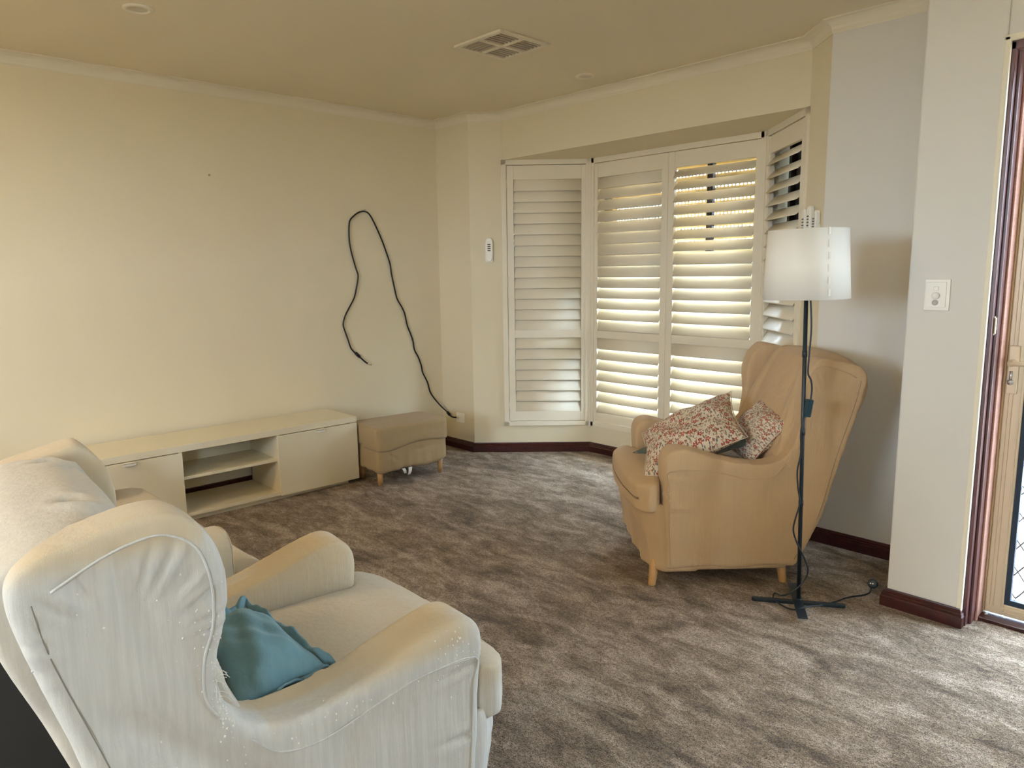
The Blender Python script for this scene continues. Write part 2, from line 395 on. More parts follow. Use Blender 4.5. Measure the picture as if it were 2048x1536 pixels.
# louvred shutters, every blade its own part
blades = {}
def blade(L):
    k = round(L, 3)
    if k not in blades:
        bm = bmesh.new(); a = [(.0435*math.cos(t_), .0052*math.sin(t_)) for t_ in [2*PI*j/12 for j in range(12)]]
        r0 = [bm.verts.new((0, y, z)) for z, y in a]; r1 = [bm.verts.new((L, y, z)) for z, y in a]
        bm.faces.new(r0); bm.faces.new(r1[::-1])
        for j in range(12): bm.faces.new((r0[j], r1[j], r1[(j+1) % 12], r0[(j+1) % 12]))
        bmesh.ops.recalc_face_normals(bm, faces=bm.faces)
        me = bpy.data.meshes.new('louvre'); bm.to_mesh(me); bm.free(); me.materials.append(M_shut)
        me.polygons.foreach_set('use_smooth', [True]*len(me.polygons)); blades[k] = me
    return blades[k]
def shutter(label, P, Q, u0, u1, up_ang, lo_ang, hinge):
    P = Vector(P); Q = Vector(Q); ang = math.atan2(Q.y-P.y, Q.x-P.x); d = (Q-P).normalized()
    o = P + d*u0
    root = empty('window_shutter', (o.x, o.y, 0), ang); tag(root, label, 'shutter', 'white louvred shutters of the bay window')
    w_ = u1-u0; st = .047
    for a, c in ((0, st), (w_-st, w_)): boxo('stile', a, c, -.004, .024, .232, 2.048, M_shut, root, .0015)
    for a, c in ((1.952, 2.048), (.842, .898), (.232, .302)): boxo('rail', st, w_-st, -.002, .022, a, c, M_shut, root, .0015)
    me = blade(w_-2*st-.003)
    for (z0, z1, n, angs) in ((.898, 1.952, 14, up_ang), (.302, .842, 7, lo_ang)):
        for k in range(n):
            l = bpy.data.objects.new('louvre', me); C.objects.link(l); l.parent = root
            z = z1 - (k+.5)*(z1-z0)/n
            a = angs[k] if isinstance(angs, (list, tuple)) else angs
            l.location = (st+.0015, .010, z); l.rotation_euler = (-math.radians(a), 0, 0)      # upper edge leans outward
    hx = -.003 if hinge < 0 else w_+.003
    for z in (1.93, 1.25, .34):
        bm = bmesh.new(); lathe(bm, [(.005, z-.035), (.005, z+.035)], 8, (hx, -.008, 0)); obj('hinge', bm, M_shut, root, True)
    return root
rj = lambda c: c + random.uniform(-1.5, 1.5)
shutter('white louvred shutter on the left angled side of the bay, blades fully closed', A1, A2, .262, .832, 13, 14, -1)
shutter('white louvred shutter left of centre in the bay, blades nearly closed with glowing edges', A2, A3, .018, .6425,
        [17, 29, 29, 28, 27, 14, 13, 13, 14, 22, 27, 28, 28, 18], [15, 27, 28, 29, 29, 30, 30], -1)
shutter('white louvred shutter right of centre in the bay, upper blades open to bright daylight', A2, A3, .6440, LC-.018,
        [48, 48, 47, 46, 45, 44, 43, 24, 26, 26, 27, 28, 29, 24], [18, 28, 30, 30, 31, 31, 32], 1)
shutter('white louvred shutter on the right angled side of the bay, half hidden by the lampshade', A3, A4, .018, LB-.262,
        [46]*9 + [40, 34, 30, 30, 28], 30, 1)

# roller shutters outside the glass
def roller(label, P, Q, u0, u1, z0, z1, y, m, slots):
    P = Vector(P); Q = Vector(Q)
    root = empty('roller_shutter', (P.x, P.y, 0), math.atan2(Q.y-P.y, Q.x-P.x)); tag(root, label, 'roller shutter')
    pitch = .042; n = int((z1-z0)/pitch); me = None
    for k in range(n):
        if me is None:
            bm = bmesh.new(); hh = pitch-.009 if slots else pitch-.001
            xzs = [(0, 0), (0, hh)]
            box(bm, u0, u1, 0, .006, 0, hh); box(bm, u0, u1, -.003, .0, hh*.25, hh*.75)
            if slots:
                x = u0
                while x < u1: box(bm, x, x+.011, .001, .005, hh, pitch); x += .026
            me = bpy.data.meshes.new('slat'); bmesh.ops.recalc_face_normals(bm, faces=bm.faces); bm.to_mesh(me); bm.free(); me.materials.append(m)
        o = bpy.data.objects.new('slat', me); C.objects.link(o); o.parent = root; o.location = (0, y, z0+k*pitch)
    boxo('guide_rail', u0-.03, u0, y-.02, y+.03, .2, 2.15, m, root); boxo('guide_rail', u1, u1+.03, y-.02, y+.03, .2, 2.15, m, root)
    boxo('head_box', u0-.03, u1+.03, y-.08, y+.1, z0+n*pitch, z0+n*pitch+.16, m, root, .004)
    return root
roller('cream perforated roller shutter half lowered outside the centre window', A2, A3, .05, LC-.09, 1.42, 2.05, .215, M_roll, True)
roller('dark navy roller shutter added outside the right angled window, standing for the dark outside', A3, A4, .10, LB-.25, .2, 2.05, .165, M_navy, False)  # navy slats added so the blade gaps look dark
roller('dark roller shutter closed outside the left angled window', A1, A2, .25, LB-.02, .2, 2.05, .19, M_navy, False)

# ------------------------------------------------------------------ outside: eave, paving
struct(boxo('trim_eave', -.4, 3.9, 2.5+.9, 4.0, 2.36, 2.42, mat('eave_board', (.78, .68, .45), .6)))
g = boxo('paving', -30, 40, 2.12, 40, -.12, -.03, M_pave); g['kind'] = 'structure'
boxo('ground_rear', -30, 40, -40, -4.9, -.12, -.03, M_pave)['kind'] = 'structure'
boxo('ground_side', 5.5, 40, -4.9, 2.12, -.12, -.03, M_pave)['kind'] = 'structure'
# back wall behind the bay notch: closes the room outline outside the angled walls
fz = struct(boxo('wall_fence', -20, 30, 11.0, 11.1, -.03, 1.6, mat('fence_blue_grey', (.10, .14, .20), .7)))

# ------------------------------------------------------------------ entry door
door = struct(empty('door_1', (3.664, 1.853, 0)))
def dbox(name, x0, x1, y0, y1, z0, z1, m, bevel=.002, parent=door):
    return boxo(name, x0, x1, y0, y1, z0, z1, m, parent, bevel)
dbox('jamb', .000, .022, 0, .17, 0, 2.045, M_jamb); dbox('jamb_stop', .022, .032, .03, .17, 0, 2.045, M_jamb)
dbox('jamb_edge', .032, .040, .075, .17, 0, 2.045, wood('lit_jamb_edge', (.42, .22, .17), (.52, .29, .23), .5))  # pale pink edge paints the light caught on the jamb
dbox('jamb', .832, .856, 0, .17, 0, 2.045, M_jamb); dbox('head_jamb', .000, .856, 0, .17, 2.02, 2.062, M_jamb)
dbox('sill', .004, .85, .09, .25, -.01, .014, M_maho)
sec = empty('security_door', (3.664, 1.853, 0)); tag(sec, 'beige aluminium security screen door with wavy grille at the right edge', 'door')
sy = .145
for (x0, x1, z0, z1) in ((.046, .106, .02, 2.02), (.77, .83, .02, 2.02)): boxo('door_stile', x0, x1, sy, sy+.03, z0, z1, M_alu, sec, .003)
for x0 in (.058, .070, .094): boxo('door_bead', x0, x0+.004, sy-.004, sy, .05, 2.0, M_alu, sec, .001)
boxo('outer_bead', .040, .046, sy-.006, sy+.03, .016, 2.02, M_alu, sec, .001)
for (z0, z1) in ((.02, .065), (1.97, 2.02), (1.02, 1.06)): boxo('door_rail', .106, .77, sy, sy+.03, z0, z1, M_alu, sec, .003)
for z0 in (.034, .050): boxo('rail_bead', .10, .77, sy-.004, sy, z0, z0+.004, M_alu, sec, .001)
boxo('mesh_margin', .106, .124, sy+.004, sy+.024, .065, 1.97, mat('dark_margin', (.02, .035, .06), .6), sec)  # dark blue band along the left and bottom of the mesh
boxo('mesh_margin', .124, .77, sy+.004, sy+.024, .065, .085, bpy.data.materials['dark_margin'], sec)
boxo('insect_mesh', .124, .77, sy+.016, sy+.017, .085, 1.97, M_mesh, sec)
bm = bmesh.new()                                        # wavy diamond grille
for i in range(8):
    x = .135 + i*.085
    for sgn in (1, -1):
        P = [(x + sgn*.030*math.sin(k*PI/2 + (i % 2)*PI)*1.0, sy+.028, .09 + k*.052) for k in range(37)]
        tube(bm, P, .0026, 5, 3)
gr = obj('grille', bm, M_grille, sec, True)
boxo('lock_plate', .052, .084, sy-.012, sy, .862, 1.036, M_alu, sec, .003)
bm = bmesh.new(); lathe(bm, [(.012, 0), (.012, .03), (.009, .032)], 14, (.066, sy-.042, .975), 'y'); obj('handle_rose', bm, M_alu, sec, True)
tubeo('lever_handle', [(.066, sy-.045, .975), (.09, sy-.05, .976), (.14, sy-.05, .975), (.175, sy-.046, .972)], .0085, M_alu, sec, 10)
bm = bmesh.new(); lathe(bm, [(.010, 0), (.010, .006), (.006, .009)], 14, (.064, sy-.02, .905), 'y'); box(bm, .060, .068, sy-.018, sy-.012, .91, .945); obj('key_cylinder', bm, M_steel, sec, True)
bm = bmesh.new(); box(bm, .0225, .026, .02, .05, 1.08, 1.145); lathe(bm, [(.0045, 1.085), (.0045, 1.14)], 8, (.026, .022, 0)); st_ = obj('strike_plate', bm, M_chrome, door)
bm = bmesh.new(); bmesh.ops.create_icosphere(bm, subdivisions=2, radius=.007, matrix=Matrix.Translation((.055, sy-.01, .012))); obj('pivot_pin', bm, M_steel, sec, True)

# ------------------------------------------------------------------ wall and ceiling fittings
sw = empty('light_switch', (3.514, Y1, 1.218)); tag(sw, 'white dimmer and switch plate on the pier beside the entry door', 'light switch')
boxo('plate', -.041, .041, -.007, 0, -.056, .056, M_plas, sw, .002)
boxo('cover', -.036, .030, -.011, -.007, -.044, .046, M_plas, sw, .0015)
boxo('rocker', -.010, .006, -.015, -.011, .016, .030, M_plas, sw, .003)
bm = bmesh.new(); lathe(bm, [(.012, 0), (.012, -.012), (.010, -.014)], 18, (-.001, -.011, -.002), 'y'); obj('dimmer_knob', bm, M_plas, sw, True)
bm = bmesh.new(); lathe(bm, [(.010, 0), (.010, -.003), (.0065, -.002)], 18, (-.003, -.011, -.027), 'y'); obj('button', bm, mat('grey_plastic', (.45, .42, .38), .4), sw, True)

pw = empty('power_outlet', (.205, Y0, .237)); tag(pw, 'white wall outlet low on the short wall right of the footstool', 'outlet')
boxo('plate', -.036, .052, -.008, 0, -.036, .036, M_plas, pw, .002); boxo('socket', -.03, .0, -.011, -.008, -.022, .022, M_plas, pw, .0015)

def remote(label, P, Q, u, z, w_, h_, holder, tilt=0., off=0.):
    P = Vector(P); Q = Vector(Q); d = (Q-P).normalized(); o = P+d*u
    root = empty('remote_control', (o.x, o.y, z), math.atan2(Q.y-P.y, Q.x-P.x)); tag(root, label, 'remote')
    root.rotation_euler[1] = tilt
    bm = bmesh.new(); n = 12; pts = []
    for k in range(n*2):
        a = 2*PI*k/(n*2); r = (abs(math.cos(a))**4+abs(math.sin(a))**4)**-.25
        ww = w_/2*(1 if math.sin(a) > 0 else .86); pts.append((ww*r*math.cos(a), h_/2*r*math.sin(a)))
    a = [bm.verts.new((x, -.004, z_)) for x, z_ in pts]; b2 = [bm.verts.new((x, -.020, z_)) for x, z_ in pts]; c2 = [bm.verts.new((x*.88, -.025, z_*.95)) for x, z_ in pts]
    for A, B in ((a, b2), (b2, c2)):
        for k in range(len(A)): bm.faces.new((A[k], A[(k+1) % len(A)], B[(k+1) % len(A)], B[k]))
    bm.faces.new(a); bm.faces.new(c2); obj('case', bm, M_plas, root)
    for k in range(4):
        boxo('button', -w_*.2, w_*.2, -.0275, -.024, h_*(.22-.085*k)-.0035, h_*(.22-.085*k)+.0035, M_plasd, root, .001)
    if holder: boxo('cradle', -w_*.5, w_*.5, -.015, 0, -h_*.52, h_*.05, M_plas, root, .003)
    else: boxo('bracket', -w_*.3, w_*.3, -.006, 0, -.03, .03, M_plas, root)
    return root
remote('small white remote control on the wall left of the bay shutters', A1, A2, .133, 1.472, .055, .165, True)
remote('white remote above the lampshade, nearest the right shutter', A3, A4, LB-.19, 1.515, .045, .17, True)
remote('white remote above the lampshade, middle of the three', A3, A4, LB-.125, 1.525, .045, .17, True)
remote('white remote above the lampshade, farthest from the shutters, blank backed', A3, A4, LB-.055, 1.515, .05, .14, True)

v_ = empty('ceiling_vent', (1.662, 1.442, H)); tag(v_, 'cream square four-way air vent in the ceiling', 'vent')
bm = bmesh.new(); hv = .165
for (x0, x1, y0, y1) in ((-hv, hv, -hv, -hv+.026), (-hv, hv, hv-.026, hv), (-hv, -hv+.026, -hv+.026, hv-.026), (hv-.026, hv, -hv+.026, hv-.026), (-.012, .012, -hv+.026, hv-.026), (-hv+.026, -.012, -.012, .012), (.012, hv-.026, -.012, .012)):
    box(bm, x0, x1, y0, y1, -.012, 0)
obj('vent_frame', bm, M_trim, v_, bevel=.003)
boxo('vent_duct_shade', -hv+.02, hv-.02, -hv+.02, hv-.02, -.0015, -.0005, M_dark, v_)  # black sheet painted for the shade inside the duct
for (qx, qy, ax) in ((-1, -1, 'x'), (1, -1, 'y'), (1, 1, 'y'), (-1, 1, 'y')):
    cx, cy = qx*.0755, qy*.0755
    for k in range(5):
        q = (k-2)*.024; bm = bmesh.new()
        if ax == 'x': xz = box(bm, cx-.062, cx+.062, cy+q-.005, cy+q+.002, -.010, -.003)
        else: xz = box(bm, cx+q-.005, cx+q+.002, cy-.062, cy+.062, -.010, -.003)
        obj('vent_slat', bm, M_vent, v_)
for (x, y, lab) in ((1.035, 0.0, 'round white downlight in the ceiling at upper left'), (1.547, 2.189, 'round white downlight in the ceiling right of the air vent')):
    dl = empty('ceiling_downlight', (x, y, H)); tag(dl, lab, 'downlight', None)
    bm = bmesh.new(); lathe(bm, [(.058, 0), (.058, -.003), (.050, -.008), (.040, -.007), (.036, .0)], 32, caps=False); obj('bezel', bm, M_trim, dl, True)
    bm = bmesh.new(); lathe(bm, [(.037, -.002), (.037, -.004)], 24); obj('lens', bm, mat('lens_grey', (.58, .53, .42), .5), dl)
bm = bmesh.new(); lathe(bm, [(.0055, 0), (.0055, .006), (.003, .009)], 10, (0, 0, 0), 'x'); o = obj('wall_plug', bm, mat('old_filler', (.42, .35, .25), .8)); o.location = (-.001, .65, 1.897)
tag(o, 'tiny brown screw stub high on the bare left wall', 'screw')

# cable hung on the wall
cb = empty('antenna_cable', (0.0, 1.686, 1.736)); tag(cb, 'black cable looped over a nail on the left wall and trailing to the outlet', 'cable')
inv = Vector((0, 1.686, 1.736))
PA = [(1.686,1.736),(1.641,1.729),(1.595,1.7),(1.565,1.667),(1.555,1.602),(1.557,1.516),(1.574,1.43),(1.596,1.354),(1.61,1.304),(1.596,1.233),(1.572,1.156),(1.531,1.092),(1.496,1.038),(1.477,.979),(1.49,.928),(1.509,.871),(1.528,.814),(1.558,.778),(1.577,.763),(1.608,.734),(1.646,.701),(1.678,.687)]
PB = [(1.718,1.721),(1.748,1.679),(1.785,1.608),(1.821,1.531),(1.851,1.453),(1.875,1.38),(1.883,1.317),(1.902,1.225),(1.923,1.138),(1.959,1.079),(1.985,1.025),(2.003,.941),(2.029,.88),(2.051,.819),(2.06,.758),(2.095,.694),(2.118,.631),(2.128,.581),(2.17,.502),(2.19,.431),(2.225,.376)]
pts = [(.010, y, z) for y, z in PA[::-1]] + [(.010, y, z) for y, z in PB] + [(.035, 2.262, .318), (.085, 2.285, .272), (.125, 2.288, .243), (.16, 2.292, .236), (.188, 2.295, .24)]
tubeo('cord', [Vector(p)-inv for p in pts], .0052, M_black, cb, 8, 4)
def rodseg(name, a, c, r, parent, m=M_black):
    return tubeo(name, [Vector(a)-inv, Vector(c)-inv], r, m, parent, 10, 0)
rodseg('ferrite', (.012, 1.562, .777), (.012, 1.592, .748), .011, cb)
rodseg('ferrite', (.094, 2.286, .268), (.118, 2.288, .249), .011, cb)
rodseg('plug', (.182, 2.300, .240), (.196, 2.312, .240), .008, cb, M_chrome)
rodseg('brass_tip', (.011, 1.655, .697), (.011, 1.685, .684), .0058, cb, M_chrome)
bm = bmesh.new(); tube(bm, [(0, 1.686, 1.744), (.022, 1.686, 1.748)], .0016, 6, 0); o = obj('wall_nail', bm, M_steel); tag(o, 'small steel nail in the left wall holding the black cable loop', 'nail')

# ------------------------------------------------------------------ TV bench
xb, yr, dw = .420, 1.298, .5345; yl = yr-3*dw; hb_ = .429; zb = .032
tv = empty('tv_bench', (0, 0, 0)); tag(tv, 'long low white television bench with two doors and open middle bay', 'tv bench')
x0b = .035
boxo('top_panel', x0b, xb, yl, yr, hb_-.036, hb_, M_bench, tv, .0015)
boxo('side_panel', x0b, xb-.020, yl, yl+.018, zb, hb_-.036, M_bench, tv)
boxo('side_panel', x0b, xb-.020, yr-.018, yr, zb, hb_-.036, M_bench, tv)
boxo('divider', x0b, xb-.004, yl+dw-.018, yl+dw, zb, hb_-.036, M_bench, tv, .001)
boxo('divider', x0b, xb-.004, yl+2*dw, yl+2*dw+.018, zb, hb_-.036, M_bench, tv, .001)
boxo('bottom_panel', x0b, xb-.004, yl+.018, yr-.018, zb, zb+.018, M_bench, tv, .001)
boxo('shelf', x0b+.03, xb-.016, yl+dw, yl+2*dw, .235, .252, M_bench, tv, .001)
boxo('back_panel', x0b, x0b+.006, yl+.018, yl+dw, zb+.018, hb_-.036, M_bench, tv); boxo('back_panel', x0b, x0b+.006, yl+2*dw, yr-.018, zb+.018, hb_-.036, M_bench, tv)
boxo('back_panel', x0b, x0b+.006, yl+dw, yl+2*dw, .135, hb_-.036, M_bench, tv)
boxo('plinth', x0b+.02, xb-.035, yl+.05, yr-.06, 0.0, zb, M_bench, tv)
for y0 in (yl, yl+2*dw):
    dr = boxo('door', xb-.016, xb+.002, y0+.0015, y0+dw-.0015, zb-.006, hb_-.040, M_bench, tv, .0012)
    bm = bmesh.new(); yc = y0+dw*.5
    box(bm, xb+.002, xb+.020, yc-.032, yc+.032, hb_-.047, hb_-.043); box(bm, xb+.017, xb+.020, yc-.032, yc+.032, hb_-.056, hb_-.043)
    obj('handle', bm, M_plas, dr, bevel=.001)
boxo('cable_box', x0b+.001, x0b+.007, yl+dw, yl+2*dw, .09, .10, M_bench, tv) if False else None

# ------------------------------------------------------------------ soft furnishing toolkit
def solid(bm, voxel=.012, smooth=10, fn=None, sub=0, fac=.5, thr=None):
    """voxel-remesh a rough closed mesh into an even upholstered skin; fn deforms the points (numpy Nx3)"""
    me = bpy.data.meshes.new('tmp'); bmesh.ops.recalc_face_normals(bm, faces=bm.faces); bm.to_mesh(me); bm.free()
    o = bpy.data.objects.new('tmp', me); C.objects.link(o)
    r = o.modifiers.new('r', 'REMESH'); r.mode = 'VOXEL'; r.voxel_size = voxel
    s = o.modifiers.new('s', 'SMOOTH'); s.factor = fac; s.iterations = smooth
    if sub: q = o.modifiers.new('q', 'SUBSURF'); q.levels = sub
    dg = bpy.context.evaluated_depsgraph_get(); dg.update()
    out = bpy.data.meshes.new_from_object(o.evaluated_get(dg))
    bpy.data.objects.remove(o); bpy.data.meshes.remove(me)
    n = len(out.vertices); co = np.empty(n*3); out.vertices.foreach_get('co', co); co = co.reshape(n, 3)
    if fn is not None:
        no = np.empty(n*3); out.vertices.foreach_get('normal', no); no = no.reshape(n, 3)
        co = fn(co, no); out.vertices.foreach_set('co', co.reshape(-1)); out.update()
    out.materials.clear()
    return out
def sst(x, a, b):
    q = np.clip((x-a)/(b-a), 0, 1); return q*q*(3-2*q)
rng = np.random.RandomState(3)
_K = rng.normal(size=(24, 3)); _ph = rng.uniform(0, 2*PI, 24)
def wob(co, f):
    s = np.zeros(len(co))
    for k in range(24): s += np.sin(co @ (_K[k]*f) + _ph[k])
    return s/6.
def crease(co, no, A, B, depth, width, lift=.35):
    """a fold line from A to B: sunk groove with a soft ridge beside it"""
    A = np.array(A, float); B = np.array(B, float); d = B-A; L = np.linalg.norm(d); d /= L
    v = co-A; s = v@d; q = v-np.outer(s, d); dist = np.linalg.norm(q, axis=1)
    e = sst(s, -.02, .05)*(1-sst(s, L-.06, L+.02))
    g = -depth*np.exp(-(dist/width)**2) + depth*lift*np.exp(-((dist-2.2*width)/(1.3*width))**2)
    return co + no*(g*e)[:, None]
def soil_warm_light_attr(me, f):
    n = len(me.vertices); co = np.empty(n*3); me.vertices.foreach_get('co', co); co = co.reshape(n, 3)
    a = me.attributes.new('soil_warm_light', 'FLOAT', 'POINT'); a.data.foreach_set('value', np.clip(f(co), 0, 1).astype(np.float32))
def on_surface(me, pts, off=.001):
    me.calc_loop_triangles()
    t_ = BVHTree.FromPolygons([v.co[:] for v in me.vertices], [tuple(p.vertices) for p in me.polygons])
    out = []
    for p in pts:
        h = t_.find_nearest(Vector(p)); out.append(h[0]+h[1]*off)
    return out

SIDE = [(.232, .085), (.240, .30), (.250, .46), (.252, .55), (.228, .592), (.180, .602), (.10, .582), (.0, .552), (-.11, .530), (-.19, .530), (-.245, .552),
        (-.284, .61), (-.290, .69), (-.272, .77), (-.270, .85), (-.295, .92), (-.345, .962), (-.40, .962), (-.46, .950), (-.530, .930), (-.566, .885), (-.545, .77), (-.485, .56), (-.415, .31), (-.315, .085)]
def spline2(P, n=5):
    Q = [(*p, 0) for p in P]; Q = Q + [Q[0]]
    return [(p.x, p.y) for p in catmull(Q, n)[:-1]]
def armchair(label, M_, loc, ang, vox, soil_warm_light=True, seed=0, hem_wave=.004):
    root = empty('wing_armchair', (loc[0], loc[1], 0), ang); tag(root, label, 'armchair', 'slipcovered wing armchairs')
    out2 = spline2(SIDE[1:-1], 4); poly = [SIDE[0]] + out2[:] + [SIDE[-1]]
    # clean order: front bottom, up the front, along the arm and wing, down the back
    poly = [SIDE[0]] + [(p.x, p.y) for p in catmull([(*q, 0) for q in SIDE[1:-1]], 4)] + [SIDE[-1]]
    sides = {}
    for s in (1, -1):
        bm = bmesh.new(); a, c = sorted((s*.235, s*.352)); xzprism(bm, poly, a, c)
        bmesh.ops.triangulate(bm, faces=bm.faces)
        def fn(co, no, s=s):
            x, y, z = co[:, 0].copy(), co[:, 1].copy(), co[:, 2].copy()
            yc = s*.2935; rel = (y-yc)*s                       # -.058 inner .. +.058 outer
            # wing: thinner, flared outwards and curling towards the front edge
            wz = sst(z, .52, .72); th = 1-.10*wz
            rel2 = rel*th
            ny = .2935 + rel2 + .012*wz + .012*wz*sst(x, -.45, -.27)*sst(z, .6, .8)
            # arm: rolled top a little wider than the panel below, panel tapering to the hem
            ny = ny + .010*np.sign(rel)*sst(z, .42, .54)*(1-wz)*sst(x, -.2, .1)
            ny = ny - .012*sst(.30-z, 0, .25)*(rel > 0)
            ny = ny - .004*sst(-x, .30, .55)*(1-sst(z, .6, .9))*(rel > 0)
            # outer panel slightly hollow between seams
            out = (rel > .02)
            cx = np.exp(-((x+.36)/.13)**2-((z-.74)/.13)**2)
            ny = ny - .005*cx*out
            if not (s == -1 and seed): x = x - (.042 if seed else .030)*sst(z, .62, .8)*sst(x, -.42, -.30)
            co = np.stack([x, s*ny, z], 1)
            co = co + no*(wob(co, 9.)*.0022)[:, None]
            # puckers radiating from the wing edge
            th_ = np.arctan2(z-.76, x+.42); r = np.hypot(x+.42, z-.76)
            pk = (np.sin(th_*21+seed+2.2*np.sin(th_*5)) + .7*np.sin(th_*37+1))*np.exp(-((r-.125)/.035)**2)*sst(z, .66, .80)*out
            co[:, 1] += s*.0028*pk*(1 if seed else .5)
            co = crease(co, no, (-.46, s*.34, .66), (-.16, s*.35, .36), .009*(1 if seed else .4), .030)
            co = crease(co, no, (-.42, s*.34, .88), (-.36, s*.35, .70), .004*(1 if seed else .3), .020)
            co = crease(co, no, (-.05, s*.35, .47), (-.16, s*.35, .20), .004, .03)
            co = crease(co, no, (.25, s*.35, .50), (.13, s*.36, .485), .005, .008)
            co = crease(co, no, (.25, s*.35, .33), (.12, s*.36, .335), .004, .008)
            hem = sst(-z, -.16, -.08); co[:, 2] += hem*hem_wave*np.sin(x*23+seed)
            return co
        me = solid(bm, vox, int(9*(.012/vox)**1.5), fn)
        if soil_warm_light: soil_warm_light_attr(me, lambda co, s=s: np.maximum(sst(co[:, 2]-.06*(co[:, 0]+.1), .515, .56)*(co[:, 0] > -.21)*(1-.9*sst(co[:, 0], .17, .26)), sst(co[:, 2], .88, .93)*(co[:, 0] < -.30)) + .9*sst(-co[:, 1]*s, -.30, -.27))
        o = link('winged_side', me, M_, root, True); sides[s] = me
        # seams
        arc = [(x, z) for x, z in [(.215, .10), (.224, .30), (.230, .44), (.230, .505), (.10, .515), (.0, .493), (-.11, .470), (-.2, .480), (-.245, .53)]]
        sp_ = on_surface(me, [(x, s*.40, z) for x, z in arc[:5]], .0008)
        obj_ = tubeo('seam', sp_, .0019, M_, o, 6, 4)
        sp_ = on_surface(me, [(x, s*.40, z) for x, z in arc[3:]], .0008); tubeo('seam', sp_, .0019, M_, o, 6, 4)
        wing = [(-.275, .575), (-.300, .62), (-.305, .69), (-.288, .77), (-.286, .85), (-.308, .912), (-.35, .948), (-.40, .948), (-.46, .930), (-.525, .898)]
        sp_ = on_surface(me, [((x+.42)*.90-.42, s*.42, (z-.76)*.90+.76) for x, z in wing], .0008); tubeo('seam', sp_, .0021, M_, o, 6, 4)
        sp_ = on_surface(me, [(x, s*.42, z) for x, z in [(-.535, .87), (-.515, .76), (-.460, .56), (-.40, .31), (-.31, .11)]], +.0003); tubeo('seam', sp_, .0009, M_seam, o, 6, 4)
    # back rest
    bk = [(-.15, .30), (-.20, .47), (-.27, .62), (-.335, .78), (-.385, .89), (-.42, .945), (-.465, .962), (-.525, .957), (-.575, .925), (-.590, .86), (-.565, .75), (-.505, .55), (-.43, .31), (-.325, .085), (-.20, .085)]
    bm = bmesh.new(); xzprism(bm, [bk[0]] + [(p.x, p.y) for p in catmull([(*q, 0) for q in bk[1:-1]], 4)] + [bk[-1]], -.315, .315); bmesh.ops.triangulate(bm, faces=bm.faces)
    def fb(co, no):
        x, y, z = co[:, 0], co[:, 1], co[:, 2]
        ay = np.abs(y)/.315
        nz = z - .030*sst(z, .6, .95)*ay**3
        nx = x + .020*sst(z, .45, .6)*np.exp(-(y/.2)**2)*(x > -.47) - .018*(1-ay**2)*(x < -.42) - .035*ay**4*(x > -.4)*0
        ny = y*(.90 + .10*sst(z, .62, .80)) + np.sign(y)*.006*sst(z, .65, .95)
        co = np.stack([nx, ny, nz], 1)
        co = co + no*(wob(co, 8.)*.002)[:, None]
        for s in (1, -1):
            co = crease(co, no, (-.46, s*.16, .965), (-.26, s*.245, .58), .028, .013, .5)
            co = crease(co, no, (-.40, s*.22, .90), (-.27, s*.275, .64), .008, .010)
        return co
    me = solid(bm, vox, int(8*(.012/vox)**1.5), fb)
    if soil_warm_light: soil_warm_light_attr(me, lambda co: .35+0*co[:, 0])
    link('backrest', me, M_, root, True)
    # base with front skirt
    bm = bmesh.new()
    prism(bm, [(-.28, -.335), (.240, -.337), (.298, -.29), (.312, 0), (.298, .29), (.240, .337), (-.28, .335)], .076, .360)
    def fs(co, no):
        x, y, z = co[:, 0], co[:, 1], co[:, 2]
        nx = x + .030*sst(z, .1, .31)*(x > .15) + (x > .2)*.006*np.sin(y*38+seed)*sst(-z, -.3, -.1)
        nz = z + sst(-z, -.16, -.08)*(-.006*(np.abs(y)/.33)**2*(x > .1) + hem_wave*np.sin(y*31))
        co = np.stack([nx, y, nz], 1); co = co + no*(wob(co, 9)*.0022)[:, None]
        co = crease(co, no, (.33, .12, .29), (.30, .33, .25), .005, .012)
        return crease(co, no, (.33, -.12, .29), (.30, -.33, .25), .005, .012)
    me = solid(bm, vox, 7, fs)
    if soil_warm_light: soil_warm_light_attr(me, lambda co: 0*co[:, 0])
    link('skirt', me, M_, root, True)
    # T-shaped seat cushion, rounded nose
    bm = bmesh.new()
    prism(bm, [(-.22, -.228), (.235, -.228), (.262, -.335), (.31, -.345), (.358, -.29), (.374, -.12), (.376, 0), (.374, .12), (.358, .29), (.31, .345), (.262, .335), (.235, .228), (-.22, .228)], .325, .458)
    def fc(co, no):
        x, y, z = co[:, 0], co[:, 1], co[:, 2]
        nz = z + .022*sst(z, .39, .45)*(1-(np.abs(y)/.36)**2)*np.exp(-((x-.05)/.3)**2) - .018*sst(x, .28, .39)*(z > .39)
        co = np.stack([x, y, nz], 1); return co + no*(wob(co, 7)*.0018)[:, None]
    me = solid(bm, vox, int(13*(.012/vox)**1.5), fc)
    if soil_warm_light: soil_warm_light_attr(me, lambda co: .75*sst(co[:, 2], .38, .45))
    link('seat_cushion', me, M_, root, True)
    for (x, y, dx, dy) in ((.262, .285, .018, .010), (.235, -.250, .008, -.006), (-.262, .285, -.02, .01), (-.262, -.285, -.02, -.01)):
        bm = bmesh.new(); rings = []
        for (r, h) in ((.0145, 0), (.0155, .004), (.0235, .135)):
            q = h/.135; rings.append([bm.verts.new((x+dx*(1-q)+r*math.cos(2*PI*k/18), y+dy*(1-q)+r*math.sin(2*PI*k/18), h)) for k in range(18)])
        for a, c in zip(rings, rings[1:]):
            for k in range(18): bm.faces.new((a[k], a[(k+1) % 18], c[(k+1) % 18], c[k]))
        bm.faces.new(rings[0][::-1]); bm.faces.new(rings[-1]); obj('leg', bm, M_leg, root, True)
    return root, sides

